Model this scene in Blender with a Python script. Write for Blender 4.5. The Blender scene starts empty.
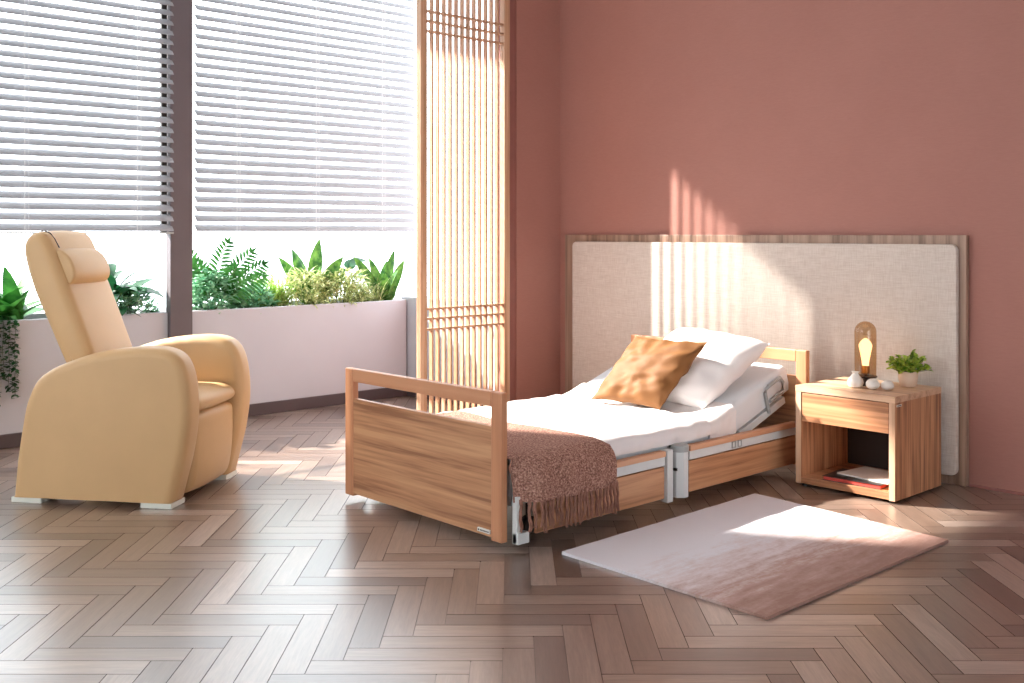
import bpy, bmesh, math, random
from mathutils import Vector, Matrix, noise
C = bpy.context.scene.collection
S = bpy.context.scene
PI = math.pi
R = math.radians

# ------------------------------------------------------------------ camera, sky, sun, exposure
AZ = math.atan2(1130, 1050)                    # viewing azimuth in the room
cam = bpy.data.cameras.new('camera'); co = bpy.data.objects.new('camera', cam); C.objects.link(co)
co.location = (0, 0, 1.15); co.rotation_euler = (R(90), 0, AZ - R(90))
cam.sensor_width = 36; cam.lens = 36 * 1050 / 1024; cam.shift_y = -108 / 1024; cam.clip_start = .05
S.camera = co
S.view_settings.view_transform = 'Standard'; S.view_settings.look = 'None'
S.view_settings.gamma = 1; S.view_settings.use_curve_mapping = False
S.view_settings.exposure = 0.12
w = bpy.data.worlds.new('sky'); S.world = w; w.use_nodes = True
bg = w.node_tree.nodes['Background']
bg.inputs[0].default_value = (.88, .95, 1.0, 1); bg.inputs[1].default_value = 5.0
sun = bpy.data.lights.new('sun', 'SUN'); so = bpy.data.objects.new('sun', sun); C.objects.link(so)
sun.energy = 24; sun.angle = R(1.3); sun.color = (1, .93, .84)
so.rotation_euler = Vector((.57, -1, -.76)).to_track_quat('-Z', 'Y').to_euler()
so.location = (0, 8, 8)

# ------------------------------------------------------------------ helpers
def lin(r, g, b):
    f = lambda c: (c / 255 / 12.92) if c / 255 <= .04045 else ((c / 255 + .055) / 1.055) ** 2.4
    return (f(r), f(g), f(b), 1)

class NT:
    def __init__(s, name):
        s.m = bpy.data.materials.new(name); s.m.use_nodes = True
        s.t = s.m.node_tree; s.n = s.t.nodes; s.b = s.n['Principled BSDF']; s.o = s.n['Material Output']
    def add(s, t, **k):
        n = s.n.new(t)
        for a, v in k.items(): setattr(n, a, v)
        return n
    def link(s, a, b): s.t.links.new(a, b)
    def coord(s, scale=(1, 1, 1), kind='Object', rot=(0, 0, 0)):
        tc = s.add('ShaderNodeTexCoord'); mp = s.add('ShaderNodeMapping')
        mp.inputs['Scale'].default_value = scale; mp.inputs['Rotation'].default_value = rot
        s.link(tc.outputs[kind], mp.inputs[0]); return mp.outputs[0]
    def noise(s, vec, scale=5, detail=4, rough=.55, dist=0):
        n = s.add('ShaderNodeTexNoise'); n.inputs['Scale'].default_value = scale
        n.inputs['Detail'].default_value = detail; n.inputs['Roughness'].default_value = rough
        n.inputs['Distortion'].default_value = dist
        s.link(vec, n.inputs['Vector']); return n.outputs['Fac']
    def ramp(s, fac, stops):
        r = s.add('ShaderNodeValToRGB'); e = r.color_ramp.elements
        while len(e) < len(stops): e.new(.5)
        for i, (p, c) in enumerate(stops): e[i].position = p; e[i].color = c
        s.link(fac, r.inputs[0]); return r.outputs[0]
    def bump(s, h, strength=.3, dist=.01):
        b = s.add('ShaderNodeBump'); b.inputs['Strength'].default_value = strength; b.inputs['Distance'].default_value = dist
        s.link(h, b.inputs['Height']); s.link(b.outputs[0], s.b.inputs['Normal'])
    def mix(s, fac, a, b, mode='MIX'):
        m = s.add('ShaderNodeMix', data_type='RGBA', blend_type=mode)
        for sock, v in ((m.inputs[0], fac), (m.inputs[6], a), (m.inputs[7], b)):
            if hasattr(v, 'links') or hasattr(v, 'is_linked'): s.link(v, sock)
            else: sock.default_value = v
        return m.outputs[2]
    def math(s, op, a, b=0.):
        m = s.add('ShaderNodeMath', operation=op)
        for i, v in enumerate((a, b)):
            if hasattr(v, 'is_linked'): s.link(v, m.inputs[i])
            else: m.inputs[i].default_value = v
        return m.outputs[0]

def plain(name, rgb, rough=.5, metal=0, var=.06, scale=8, bump=0, bscale=200, sheen=0):
    t = NT(name); c = lin(*rgb)
    v = t.coord((scale,) * 3)
    d = tuple(x * (1 - var) for x in c[:3]) + (1,); l = tuple(min(1, x * (1 + var)) for x in c[:3]) + (1,)
    t.link(t.ramp(t.noise(v, 1, 3), [(.3, d), (.7, l)]), t.b.inputs['Base Color'])
    t.b.inputs['Roughness'].default_value = rough; t.b.inputs['Metallic'].default_value = metal
    if sheen: t.b.inputs['Sheen Weight'].default_value = sheen
    if bump: t.bump(t.noise(t.coord((bscale,) * 3), 1, 3), bump, .002)
    return t.m

def wood(name, light, mid, dark, axis='X', rough=.42, fine=1., seed=0):
    """grain runs along axis"""
    t = NT(name); lo, hi = .9, 26
    sc = {'X': (lo, hi, hi), 'Y': (hi, lo, hi), 'Z': (hi, hi, lo)}[axis]
    v = t.coord(tuple(x * fine for x in sc))
    va = t.add('ShaderNodeVectorMath', operation='ADD'); va.inputs[1].default_value = (seed, seed * 1.7, seed * .6); t.link(v, va.inputs[0])
    a = t.noise(va.outputs[0], 1, 3, .6, .25); b = t.noise(va.outputs[0], 4.2, 3, .6, .1)
    s = t.math('ADD', t.math('MULTIPLY', a, .75), t.math('MULTIPLY', b, .25))
    t.link(t.ramp(s, [(.38, lin(*dark)), (.49, lin(*mid)), (.60, lin(*light))]), t.b.inputs['Base Color'])
    t.b.inputs['Roughness'].default_value = rough; t.bump(b, .12, .001)
    return t.m

def weave(name, c1, c2, scale=260, rough=.9, stretch=None, bump=.35):
    t = NT(name); st = stretch or (1, 1, 1)
    tc = t.coord((1, 1, 1))
    def lines(sc):
        m = t.add('ShaderNodeMapping'); m.inputs['Scale'].default_value = sc; t.link(tc, m.inputs[0]); return t.noise(m.outputs[0], 1, 3, .6)
    a = lines((scale * .06, scale * .06, scale)); b = lines((scale, scale, scale * .06)); 
    s = t.math('MULTIPLY', t.math('ADD', a, b), .5)
    t.link(t.ramp(s, [(.38, lin(*c2)), (.6, lin(*c1))]), t.b.inputs['Base Color'])
    t.b.inputs['Roughness'].default_value = rough; t.bump(s, bump, .002)
    return t.m

def newbm(): return bmesh.new()
def box(bm, x0, x1, y0, y1, z0, z1, bev=0, seg=2):
    r = bmesh.ops.create_cube(bm, size=1); vs = r['verts']
    for v in vs: v.co = Vector(((x0 + x1) / 2 + v.co.x * (x1 - x0), (y0 + y1) / 2 + v.co.y * (y1 - y0), (z0 + z1) / 2 + v.co.z * (z1 - z0)))
    if bev:
        es = list({e for v in vs for e in v.link_edges})
        bmesh.ops.bevel(bm, geom=es, offset=bev, segments=seg, affect='EDGES', profile=.5)
    return bm
def bx(*a, **k): return box(newbm(), *a, **k)
def bridge(bm, r0, r1, closed=True):
    n = len(r0)
    for i in range(n if closed else n - 1):
        j = (i + 1) % n
        try: bm.faces.new((r0[i], r0[j], r1[j], r1[i]))
        except ValueError: pass
def lathe(bm, prof, cx=0, cy=0, n=28, cap=True):
    rings = []
    for r, z in prof:
        rings.append([bm.verts.new((cx + r * math.cos(2 * PI * i / n), cy + r * math.sin(2 * PI * i / n), z)) for i in range(n)])
    for a, b in zip(rings, rings[1:]): bridge(bm, a, b)
    if cap: bm.faces.new(rings[0][::-1]); bm.faces.new(rings[-1])
    return bm
def tube(bm, pts, r, n=8, r1=None):
    pts = [Vector(p) for p in pts]; rings = []; up = Vector((0, 0, 1))
    for i, p in enumerate(pts):
        d = (pts[min(i + 1, len(pts) - 1)] - pts[max(i - 1, 0)]).normalized()
        a = d.cross(up if abs(d.z) < .9 else Vector((1, 0, 0))).normalized(); b = d.cross(a)
        rr = r if r1 is None else r + (r1 - r) * i / (len(pts) - 1)
        rings.append([bm.verts.new(p + rr * (a * math.cos(2 * PI * k / n) + b * math.sin(2 * PI * k / n))) for k in range(n)])
    for a, b in zip(rings, rings[1:]): bridge(bm, a, b)
    bm.faces.new(rings[0][::-1]); bm.faces.new(rings[-1]); return bm
def smooth_loop(pts, sub=5):
    out = []; n = len(pts); P = [Vector((p[0], p[1])) for p in pts]
    for i in range(n):
        a, b, c, d = P[i - 1], P[i], P[(i + 1) % n], P[(i + 2) % n]
        for k in range(sub):
            t = k / sub
            out.append(.5 * ((2 * b) + (c - a) * t + (2 * a - 5 * b + 4 * c - d) * t * t + (3 * b - a - 3 * c + d) * t ** 3))
    return out
def area2(P): return sum(P[i - 1].x * P[i].y - P[i].x * P[i - 1].y for i in range(len(P)))
def slab(pts, v0, v1, r, seg=6, sub=4, nar=None, bulge=0, mid=2, flat=None):
    """extrude a rounded (u,z) outline along v with rounded side edges; local axes x=u, y=v, z"""
    P = smooth_loop(pts, sub) if sub > 1 else [Vector(p) for p in pts]
    if area2(P) < 0: P = P[::-1]
    n = len(P); N = []
    for i in range(n):
        d = (P[(i + 1) % n] - P[i - 1]).normalized(); N.append(Vector((d.y, -d.x)))
    for i in range(n):
        if flat is not None and P[i].y < flat: N[i].y = 0
    st = []
    for k in range(seg + 1):
        a = PI / 2 * k / seg; st.append((v0 + r * (1 - math.sin(a)), r * (1 - math.cos(a))))
    st = [(v0 + r - r * math.cos(a0), r - r * math.sin(a0)) for a0 in [PI / 2 * k / seg for k in range(seg + 1)]]
    inner = [(v0 + r + (v1 - v0 - 2 * r) * k / mid, -bulge * math.sin(PI * k / mid)) for k in range(1, mid)]
    full = st + inner + [(v0 + v1 - v, ins) for v, ins in st[::-1]]
    bm = newbm(); rings = []
    for v, ins in full:
        rings.append([bm.verts.new((P[i].x - N[i].x * ins, v, P[i].y - N[i].y * ins)) for i in range(n)])
    for a, b in zip(rings, rings[1:]): bridge(bm, a, b)
    bm.faces.new(rings[0][::-1]); bm.faces.new(rings[-1])
    return bm

def obj(name, bm, m, parent=None, local=False, smooth=False, angle=40, mods=None):
    bmesh.ops.recalc_face_normals(bm, faces=bm.faces)
    if parent is not None and not local:
        bmesh.ops.translate(bm, verts=bm.verts, vec=-root_loc(parent))
    if smooth:
        for f in bm.faces: f.smooth = True
        for e in bm.edges:
            if len(e.link_faces) == 2 and e.calc_face_angle(0) > R(angle): e.smooth = False
    me = bpy.data.meshes.new(name); bm.to_mesh(me); bm.free()
    for mm in (m if isinstance(m, (list, tuple)) else [m]): me.materials.append(mm)
    o = bpy.data.objects.new(name, me); C.objects.link(o)
    if parent is not None: o.parent = parent
    return o
def root_loc(p):
    v = Vector(p.location)
    while p.parent: p = p.parent; v += Vector(p.location)
    return v
def thing(name, label, cat, loc=(0, 0, 0), rz=0, group=None):
    o = bpy.data.objects.new(name, None); C.objects.link(o); o.location = loc; o.rotation_euler = (0, 0, rz)
    o.empty_display_size = .1; o['label'] = label; o['category'] = cat
    if group: o['group'] = group
    return o
def tag(o, label, cat, group=None):
    o['label'] = label; o['category'] = cat
    if group: o['group'] = group
    return o
def struct(name, bm, m, parent=None, **k):
    o = obj(name, bm, m, parent, **k)
    if parent is None: o['kind'] = 'structure'
    return o

# ------------------------------------------------------------------ materials
M = {}
t = NT('rose wall paint')
v = t.coord((1, 1, 1)); a = t.noise(v, 2.2, 3); 
ln = t.noise(t.coord((30, 30, 320)), 1, 2)
t.link(t.mix(.25, t.ramp(a, [(.3, lin(166, 114, 102)), (.7, lin(172, 120, 108))]), t.ramp(ln, [(.3, lin(160, 109, 98)), (.7, lin(178, 127, 115))])), t.b.inputs['Base Color'])
t.b.inputs['Roughness'].default_value = .75; t.bump(ln, .15, .001); M['rose'] = t.m
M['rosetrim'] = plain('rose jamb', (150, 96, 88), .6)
M['white'] = plain('white paint', (235, 233, 232), .7)
M['sunblock'] = plain('sun blocker render', (225, 224, 222), .9)  # only for the added out-of-view wall that blocks the sun
M['parapet'] = plain('lavender grey planter paint', (186, 189, 199), .6, var=.03, scale=2, bump=.1, bscale=300)
M['dark'] = plain('dark taupe metal', (74, 64, 68), .5, var=.04)
M['post'] = plain('taupe post', (92, 85, 90), .5, var=.04)
M['black'] = plain('black', (16, 15, 15), .5)
M['slat'] = plain('grey slat', (150, 152, 157), .5, var=.02)
M['cord'] = plain('blind cord', (200, 200, 204), .7)
M['leather'] = plain('cream leather', (204, 166, 118), .5, var=.03, scale=5, bump=.25, bscale=260)
M['pad'] = plain('white foot pad', (225, 226, 215), .4)
M['wm'] = plain('white powder coated metal', (218, 222, 222), .4, var=.02)
M['gm'] = plain('grey plastic', (168, 172, 172), .4, var=.02)
M['wx'] = wood('bed oak panel grain along x', (208, 156, 116), (190, 136, 98), (146, 98, 68), 'X')
M['wy'] = wood('bed oak panel grain along y', (208, 158, 118), (190, 138, 100), (152, 104, 74), 'Y', seed=3)
M['beechz'] = wood('orange beech upright', (208, 150, 112), (200, 140, 102), (188, 128, 92), 'Z', fine=.6)
M['beechy'] = wood('orange beech rail', (208, 150, 112), (200, 140, 102), (188, 128, 92), 'Y', fine=.6)
M['beechx'] = wood('pale beech rail', (222, 172, 138), (212, 160, 126), (200, 146, 112), 'X', fine=.6)
M['nz'] = wood('nightstand striped side', (214, 162, 122), (184, 130, 94), (132, 86, 62), 'Z', fine=1.2, seed=7)
M['ny'] = wood('nightstand drawer grain', (208, 152, 112), (186, 130, 92), (142, 94, 66), 'Y', seed=9)
M['nt'] = wood('nightstand pale edge', (222, 184, 152), (212, 172, 140), (190, 148, 118), 'Y', seed=5)
M['ntz'] = wood('nightstand pale upright edge', (216, 178, 148), (206, 166, 136), (190, 148, 118), 'Z', seed=5)
M['hb'] = wood('headboard grey oak', (176, 146, 126), (156, 126, 108), (124, 98, 82), 'Z', seed=2, fine=.8)
M['screen'] = wood('lattice wood', (212, 174, 144), (198, 154, 122), (172, 128, 98), 'Z', seed=4)
M['linen'] = weave('oat linen', (224, 212, 202), (206, 190, 178), 260, bump=.2)
M['sheet'] = plain('white cotton', (240, 236, 236), .85, var=.02, scale=3, bump=.15, bscale=500, sheen=.2)
M['mattress'] = plain('cool white sheet', (226, 230, 234), .8, var=.02, scale=3, bump=.1, bscale=500)
M['pillow'] = plain('pillow cotton', (240, 234, 232), .85, var=.02, scale=4, bump=.15, bscale=500)
t = NT('mustard velvet'); n1 = t.noise(t.coord((9, 9, 9)), 1, 4)
t.link(t.ramp(n1, [(.3, lin(110, 67, 21)), (.7, lin(118, 73, 24))]), t.b.inputs['Base Color'])
t.b.inputs['Roughness'].default_value = .7; t.b.inputs['Sheen Weight'].default_value = .25; t.b.inputs['Sheen Tint'].default_value = lin(200, 150, 90); M['velvet'] = t.m
t = NT('brown chenille knit'); n1 = t.noise(t.coord((150, 150, 150)), 1, 3, .7)
t.link(t.ramp(n1, [(.34, lin(104, 68, 58)), (.5, lin(164, 118, 102)), (.66, lin(214, 172, 154))]), t.b.inputs['Base Color'])
t.b.inputs['Roughness'].default_value = 1; t.bump(n1, .9, .006); M['knit'] = t.m
M['tassel'] = plain('brown yarn', (154, 110, 94), 1, var=.2, scale=40, bump=.8, bscale=300)
M['brass'] = plain('brass', (205, 140, 70), .3, metal=.9)
M['bronze'] = plain('dark bronze', (56, 46, 44), .4, metal=.5)
M['ceramic'] = plain('white ceramic', (235, 228, 220), .35, var=.02)
M['pot'] = plain('cream pot', (228, 200, 176), .5, var=.03)
M['red'] = plain('red page edge', (196, 72, 62), .6, var=.15, scale=60)
M['cover'] = plain('dark book cover', (52, 44, 44), .35)
M['paper'] = plain('white paper', (232, 230, 224), .6)
M['soil'] = plain('soil', (48, 36, 28), 1, var=.3, scale=60)
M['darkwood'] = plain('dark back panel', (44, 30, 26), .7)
def leafmat(name, a, b, sc=12, trans=.25):
    t = NT(name); n = t.noise(t.coord((sc,) * 3), 1, 3)
    col = t.ramp(n, [(.35, lin(*a)), (.65, lin(*b))])
    t.link(col, t.b.inputs['Base Color']); t.b.inputs['Roughness'].default_value = .4
    tr = t.add('ShaderNodeBsdfTranslucent'); t.link(col, tr.inputs[0])
    mx = t.add('ShaderNodeMixShader'); mx.inputs[0].default_value = trans
    t.link(t.b.outputs[0], mx.inputs[1]); t.link(tr.outputs[0], mx.inputs[2]); t.link(mx.outputs[0], t.o.inputs[0])
    return t.m
M['lf_mid'] = leafmat('mid green leaf', (32, 92, 36), (76, 146, 62), 12, .15)
M['lf_dark'] = leafmat('dark green leaf', (14, 60, 34), (40, 100, 58))
M['lf_teal'] = leafmat('teal green leaf', (70, 146, 104), (176, 220, 184), 30, .35)
M['lf_lime'] = leafmat('lime leaf', (110, 160, 60), (190, 215, 120), 20)
M['lf_var'] = leafmat('variegated leaf', (96, 130, 50), (226, 226, 170), 45)
M['lf_strap'] = leafmat('strap leaf', (34, 88, 34), (104, 152, 66), 25, .15)
M['stem'] = plain('green stem', (80, 100, 50), .7)
t = NT('clear glass'); t.n.remove(t.b)
tr = t.add('ShaderNodeBsdfTransparent'); gl = t.add('ShaderNodeBsdfGlossy'); gl.inputs['Roughness'].default_value = .02
mx = t.add('ShaderNodeMixShader'); mx.inputs[0].default_value = .04
t.link(tr.outputs[0], mx.inputs[1]); t.link(gl.outputs[0], mx.inputs[2]); t.link(mx.outputs[0], t.o.inputs[0]); M['glass'] = t.m
t = NT('amber smoked glass'); t.n.remove(t.b)
tr = t.add('ShaderNodeBsdfTransparent'); tr.inputs[0].default_value = (.80, .66, .50, 1); gl = t.add('ShaderNodeBsdfGlossy'); gl.inputs['Roughness'].default_value = .03
mx = t.add('ShaderNodeMixShader'); mx.inputs[0].default_value = .07
t.link(tr.outputs[0], mx.inputs[1]); t.link(gl.outputs[0], mx.inputs[2]); t.link(mx.outputs[0], t.o.inputs[0]); M['amber'] = t.m
t = NT('glowing bulb glass'); t.n.remove(t.b)
em = t.add('ShaderNodeEmission'); em.inputs[0].default_value = (1, .70, .34, 1); em.inputs[1].default_value = 3.6
t.link(em.outputs[0], t.o.inputs[0]); M['bulb'] = t.m
# floor plank wood: grain along the plank (UV), a tone per plank (attribute)
t = NT('smoked oak plank')
uv = t.add('ShaderNodeUVMap'); mp = t.add('ShaderNodeMapping'); mp.inputs['Scale'].default_value = (3.5, 42, 1); t.link(uv.outputs[0], mp.inputs[0])
g1 = t.noise(mp.outputs[0], 1, 4, .6, .8); g2 = t.noise(mp.outputs[0], 4, 3, .7, .3)
at = t.add('ShaderNodeAttribute', attribute_name='tone')
col = t.ramp(at.outputs['Fac'], [(0, lin(94, 76, 68)), (.35, lin(128, 107, 95)), (.7, lin(148, 128, 116)), (1, lin(168, 150, 140))])
gr = t.ramp(g1, [(.3, (.70, .67, .64, 1)), (.7, (1.14, 1.14, 1.14, 1))])
gr2 = t.ramp(g2, [(.3, (.80, .78, .76, 1)), (.6, (1.04, 1.04, 1.04, 1))])
t.link(t.mix(1, t.mix(1, col, gr, 'MULTIPLY'), gr2, 'MULTIPLY'), t.b.inputs['Base Color'])
rr = t.add('ShaderNodeMapRange'); rr.inputs[3].default_value = .27; rr.inputs[4].default_value = .38; t.b.inputs['Specular IOR Level'].default_value = .7; t.b.inputs['Coat Weight'].default_value = 1; t.b.inputs['Coat Roughness'].default_value = .3; t.link(g1, rr.inputs[0]); t.link(rr.outputs[0], t.b.inputs['Roughness'])
t.bump(t.math('ADD', g1, g2), .12, .001); M['plank'] = t.m
M['joint'] = plain('dark floor joint', (46, 32, 28), .8)

# ------------------------------------------------------------------ room shell
XB, YW, YC = 4.779, 5.97, 4.69               # back wall, window wall, return wall
ZC = 3.55
w_, s0, d0, n_ = .086, .061, .762, 5
F = Vector((math.cos(AZ), math.sin(AZ))); Rt = Vector((math.sin(AZ), -math.cos(AZ)))
bm = newbm(); uvl = bm.loops.layers.uv.new('UVMap'); tone = bm.faces.layers.float.new('tone')
rnd = random.Random(4)
X0, X1, Y0, Y1 = -2.5, XB, -2.5, YW + .02
def gpt(s, d): p = F * d + Rt * s; return Vector((p.x, p.y, 0))
seen = set()
for i in range(-110, 110):
    for j in range(-60, 110):
        c = gpt((i + .5) * w_ + s0, (j + .5) * w_ + d0)
        if not (X0 - .5 < c.x < X1 + .5 and Y0 - .5 < c.y < Y1 + .5): continue
        s = (i - j) % (2 * n_)
        if s < n_: key = ('h', i - s, j)
        else: key = ('v', i, j - (2 * n_ - 1 - s))
        if key in seen: continue
        seen.add(key); k, a, b = key; g = .0011
        sa, da = a * w_ + s0, b * w_ + d0
        ls, ld = (n_ * w_, w_) if k == 'h' else (w_, n_ * w_)
        q = [(sa + g, da + g), (sa + ls - g, da + g), (sa + ls - g, da + ld - g), (sa + g, da + ld - g)]
        vs = [bm.verts.new(gpt(*p)) for p in q]; f = bm.faces.new(vs)
        lowv = [bm.verts.new(v.co + Vector((0, 0, -.003))) for v in vs]
        ou, ov = rnd.random() * 50, rnd.random() * 50
        uvs = [(0, 0), (ls, 0), (ls, ld), (0, ld)]
        if k == 'v': uvs = [(y, x) for x, y in uvs]
        for l, u in zip(f.loops, uvs): l[uvl].uv = (u[0] + ou, u[1] + ov)
        tn = min(1, max(0, rnd.gauss(.5, .3))); f[tone] = tn
        for q4 in range(4):
            f2 = bm.faces.new((vs[q4], lowv[q4], lowv[(q4 + 1) % 4], vs[(q4 + 1) % 4])); f2[tone] = tn; f2.material_index = 1
for co_, no in (((X0, 0, 0), (-1, 0, 0)), ((X1, 0, 0), (1, 0, 0)), ((0, Y0, 0), (0, -1, 0)), ((0, Y1, 0), (0, 1, 0))):
    bmesh.ops.bisect_plane(bm, geom=bm.verts[:] + bm.edges[:] + bm.faces[:], plane_co=co_, plane_no=no, clear_outer=True)
nb = len(bm.faces)
box(bm, X0, X1, Y0, Y1, -.15, -.0025)
bm.faces.ensure_lookup_table()
for f in bm.faces[nb:]: f.material_index = 1
fl = struct('floor', bm, [M['plank'], M['joint']])
struct('ceiling', bx(X0, XB + .2, Y0, 6.5, ZC, ZC + .2), M['white'])
struct('wall_back', bx(XB, XB + .2, Y0, YC + .17, 0, ZC), M['rose'])
bm = bx(4.395, XB + .01, YC, YC + .16, 0, ZC)
struct('wall_return', bm, M['rose'])
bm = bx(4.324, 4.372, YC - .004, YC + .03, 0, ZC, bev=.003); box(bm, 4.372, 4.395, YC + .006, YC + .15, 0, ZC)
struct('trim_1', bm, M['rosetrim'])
bm = bx(X0 - .2, X0, Y0, 2.6, 0, ZC); box(bm, X0 - .2, X0, 5.4, 6.5, 0, ZC); box(bm, X0 - .2, X0, 2.6, 5.4, 0, .8); box(bm, X0 - .2, X0, 2.6, 5.4, 3.1, ZC)
struct('wall_left', bm, M['white'])
struct('window_fill_left', bx(X0 - .11, X0 - .10, 2.6, 5.4, .8, 3.1), M['glass'])  # added unseen opening, lets sky light in as side fill
bm = bx(X0 - .2, .4, Y0 - .2, Y0, 0, ZC); box(bm, 3.0, XB + .2, Y0 - .2, Y0, 0, ZC); box(bm, .4, 3.0, Y0 - .2, Y0, 0, .5); box(bm, .4, 3.0, Y0 - .2, Y0, 2.5, ZC)
struct('wall_rear', bm, M['white'])
struct('window_fill_rear', bx(.4, 3.0, Y0 - .11, Y0 - .10, .5, 2.5), M['glass'])  # unseen opening behind the camera, added for frontal fill light
struct('wall_window', bx(X0, .60, YW, 6.15, 0, ZC), M['white'])
struct('wall_sun_blocker', bx(.42, .60, 6.15, 7.26, -.2, 5.6), M['sunblock'])  # added out of view, cuts off the sun on the left

# planters below the windows (painted low walls with a soil trough)
def planter(name, x0, x1, y0, y1, zt):
    bm = bx(x0, x1, y0, y0 + .035, 0, zt, bev=.004); box(bm, x0, x1, y1 - .035, y1, 0, zt)
    box(bm, x0, x0 + .03, y0 + .035, y1 - .035, 0, zt); box(bm, x1 - .03, x1, y0 + .035, y1 - .035, 0, zt)
    return bm
PY1 = 6.42
struct('wall_planter_1', planter('p', .60, 2.753, YW, PY1, .682), M['parapet'])
struct('wall_planter_2', planter('p', 2.892, 4.525, YW, PY1, .680), M['parapet'])
struct('wall_parapet', bx(4.535, 4.63, YC + .16, PY1 + .06, 0, .70, bev=.004), M['parapet'])
bm = bx(.63, 2.72, YW + .04, PY1 - .04, .5, .655); struct('trim_2', bm, M['soil'])
bm = bx(2.925, 4.49, YW + .04, PY1 - .04, .5, .655); struct('trim_3', bm, M['soil'])
struct('baseboard_left', bx(.60, 2.753, YW - .02, YW, 0, .075, bev=.003), M['dark'])
bm = bx(2.892, 4.515, YW - .02, YW, 0, .075, bev=.003)
struct('baseboard_window', bm, M['dark'])
struct('baseboard_bay', bx(4.515, 4.535, YC + .165, YW - .001, 0, .075, bev=.003), M['dark'])
struct('trim_4', bx(2.753, 2.892, YW - .035, YW + .03, 0, ZC, bev=.003), M['post'])
struct('window_1', bx(.60, 2.80, PY1 + .02, PY1 + .028, .0, ZC), M['glass'])
struct('window_2', bx(2.80, 4.58, PY1 + .02, PY1 + .028, .0, ZC), M['glass'])
struct('window_3', bx(4.58, 4.588, YC + .18, PY1 + .02, .70, ZC), M['glass'])
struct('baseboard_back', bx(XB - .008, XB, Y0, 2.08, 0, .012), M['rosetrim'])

# ------------------------------------------------------------------ blinds
def blind(x0, x1, cords, label):
    yb = 5.93; b = thing('venetian_blind', label, 'blind', ((x0 + x1) / 2, yb, ZC - .05), group=None)
    bm = newbm(); z = 1.185
    while z < ZC - .06:
        pr = []
        for k in range(5):
            q = k / 4 * 2 - 1; pr.append((yb + q * .0215 - .0025 * (1 - q * q), z + q * .020 + .0025 * (1 - q * q)))
        rings = []
        for x in (x0, x1):
            top = [bm.verts.new((x, y, zz)) for y, zz in pr]; bot = [bm.verts.new((x, y + .0008, zz - .0009)) for y, zz in pr[::-1]]
            rings.append(top + bot)
        bridge(bm, rings[0], rings[1]); bm.faces.new(rings[0]); bm.faces.new(rings[1][::-1])
        z += .0578
    obj('slats', bm, M['slat'], b, smooth=True)
    obj('bottom_rail', bx(x0, x1, yb - .022, yb + .022, 1.148, 1.158, bev=.002), M['gm'], b)
    obj('head_rail', bx(x0, x1, yb - .03, yb + .03, ZC - .05, ZC - .001, bev=.003), M['gm'], b)
    for cx in cords:
        bm = tube(newbm(), [(cx, yb - .024, 1.15), (cx, yb - .024, ZC - .05)], .0012, 6)
        tube(bm, [(cx, yb + .024, 1.15), (cx, yb + .024, ZC - .05)], .0012, 6)
        tube(bm, [(cx + .02, yb - .026, 1.15), (cx + .02, yb - .026, ZC - .05)], .0008, 6)
        obj('ladder_cord', bm, M['cord'], b)
blind(.62, 2.762, (1.92, 2.54), 'wide grey venetian blind on the left, behind the cream recliner')
blind(2.905, 4.56, (3.17, 3.74, 4.27), 'grey venetian blind between the dark post and the lattice screen')
tag(obj('side_channel', bx(2.712, 2.745, 5.965, 5.99, 1.15, ZC), M['black']), 'black upright channel behind the right end of the left blind', 'blind channel')

# ------------------------------------------------------------------ lattice screen
sc = thing('lattice_screen', 'tall wooden lattice screen with thin upright slats beside the rose wall', 'screen', (3.98, YC, 0))
obj('frame', bx(3.64, 3.686, YC - .02, YC + .02, 0, ZC - .02, bev=.002), M['screen'], sc)
obj('frame', bx(4.278, 4.322, YC - .02, YC + .02, 0, ZC - .02, bev=.002), M['screen'], sc)
bm = bx(3.686, 4.278, YC - .018, YC + .018, 0, .05, bev=.002)
obj('bottom_rail', bm, M['screen'], sc)
obj('top_rail', bx(3.686, 4.278, YC - .018, YC + .018, ZC - .07, ZC - .02, bev=.002), M['screen'], sc)
for k in range(12):
    x = 3.686 + (k + 1) * (4.278 - 3.686) / 13
    obj('upright_slat', bx(x - .006, x + .006, YC - .014, YC + .014, .05, ZC - .07, bev=.001, seg=1), M['screen'], sc)
for z in (2.41, 2.354, 2.297, .722, .666, .606):
    obj('cross_bar', bx(3.686, 4.278, YC - .0145, YC + .0135, z - .006, z + .006, bev=.001, seg=1), M['screen'], sc)

# ------------------------------------------------------------------ headboard wall panel
hp = thing('wall_panel', 'wide padded oat linen panel with a grey oak border on the rose wall', 'wall panel', (XB - .02, 3.35, 0))
obj('backing', bx(XB - .03, XB - .001, 2.085, 4.62, .001, 1.142, bev=.002), M['hb'], hp)
def rpanel(xf, xb, y0, y1, z0, z1, r, e=.006):
    bm = newbm(); rings = []
    for x, ins in ((xb, 0), (xf + e, 0), (xf + e * .3, e * .3), (xf, e)):
        ring = []
        for cy, cz, a0 in ((y1 - r, z1 - r, 0), (y0 + r, z1 - r, 1), (y0 + r, z0 + r, 2), (y1 - r, z0 + r, 3)):
            for k in range(7):
                a = (a0 + k / 6) * PI / 2; ring.append(bm.verts.new((x, cy + (r - ins) * math.cos(a), cz + (r - ins) * math.sin(a))))
        rings.append(ring)
    for a, b in zip(rings, rings[1:]): bridge(bm, a, b)
    bm.faces.new(rings[0]); bm.faces.new(rings[-1]); return bm
bm = rpanel(XB - .055, XB - .031, 2.12, 4.535, .045, 1.10, .03)
obj('linen_pad', bm, M['linen'], hp, smooth=True)

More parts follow.
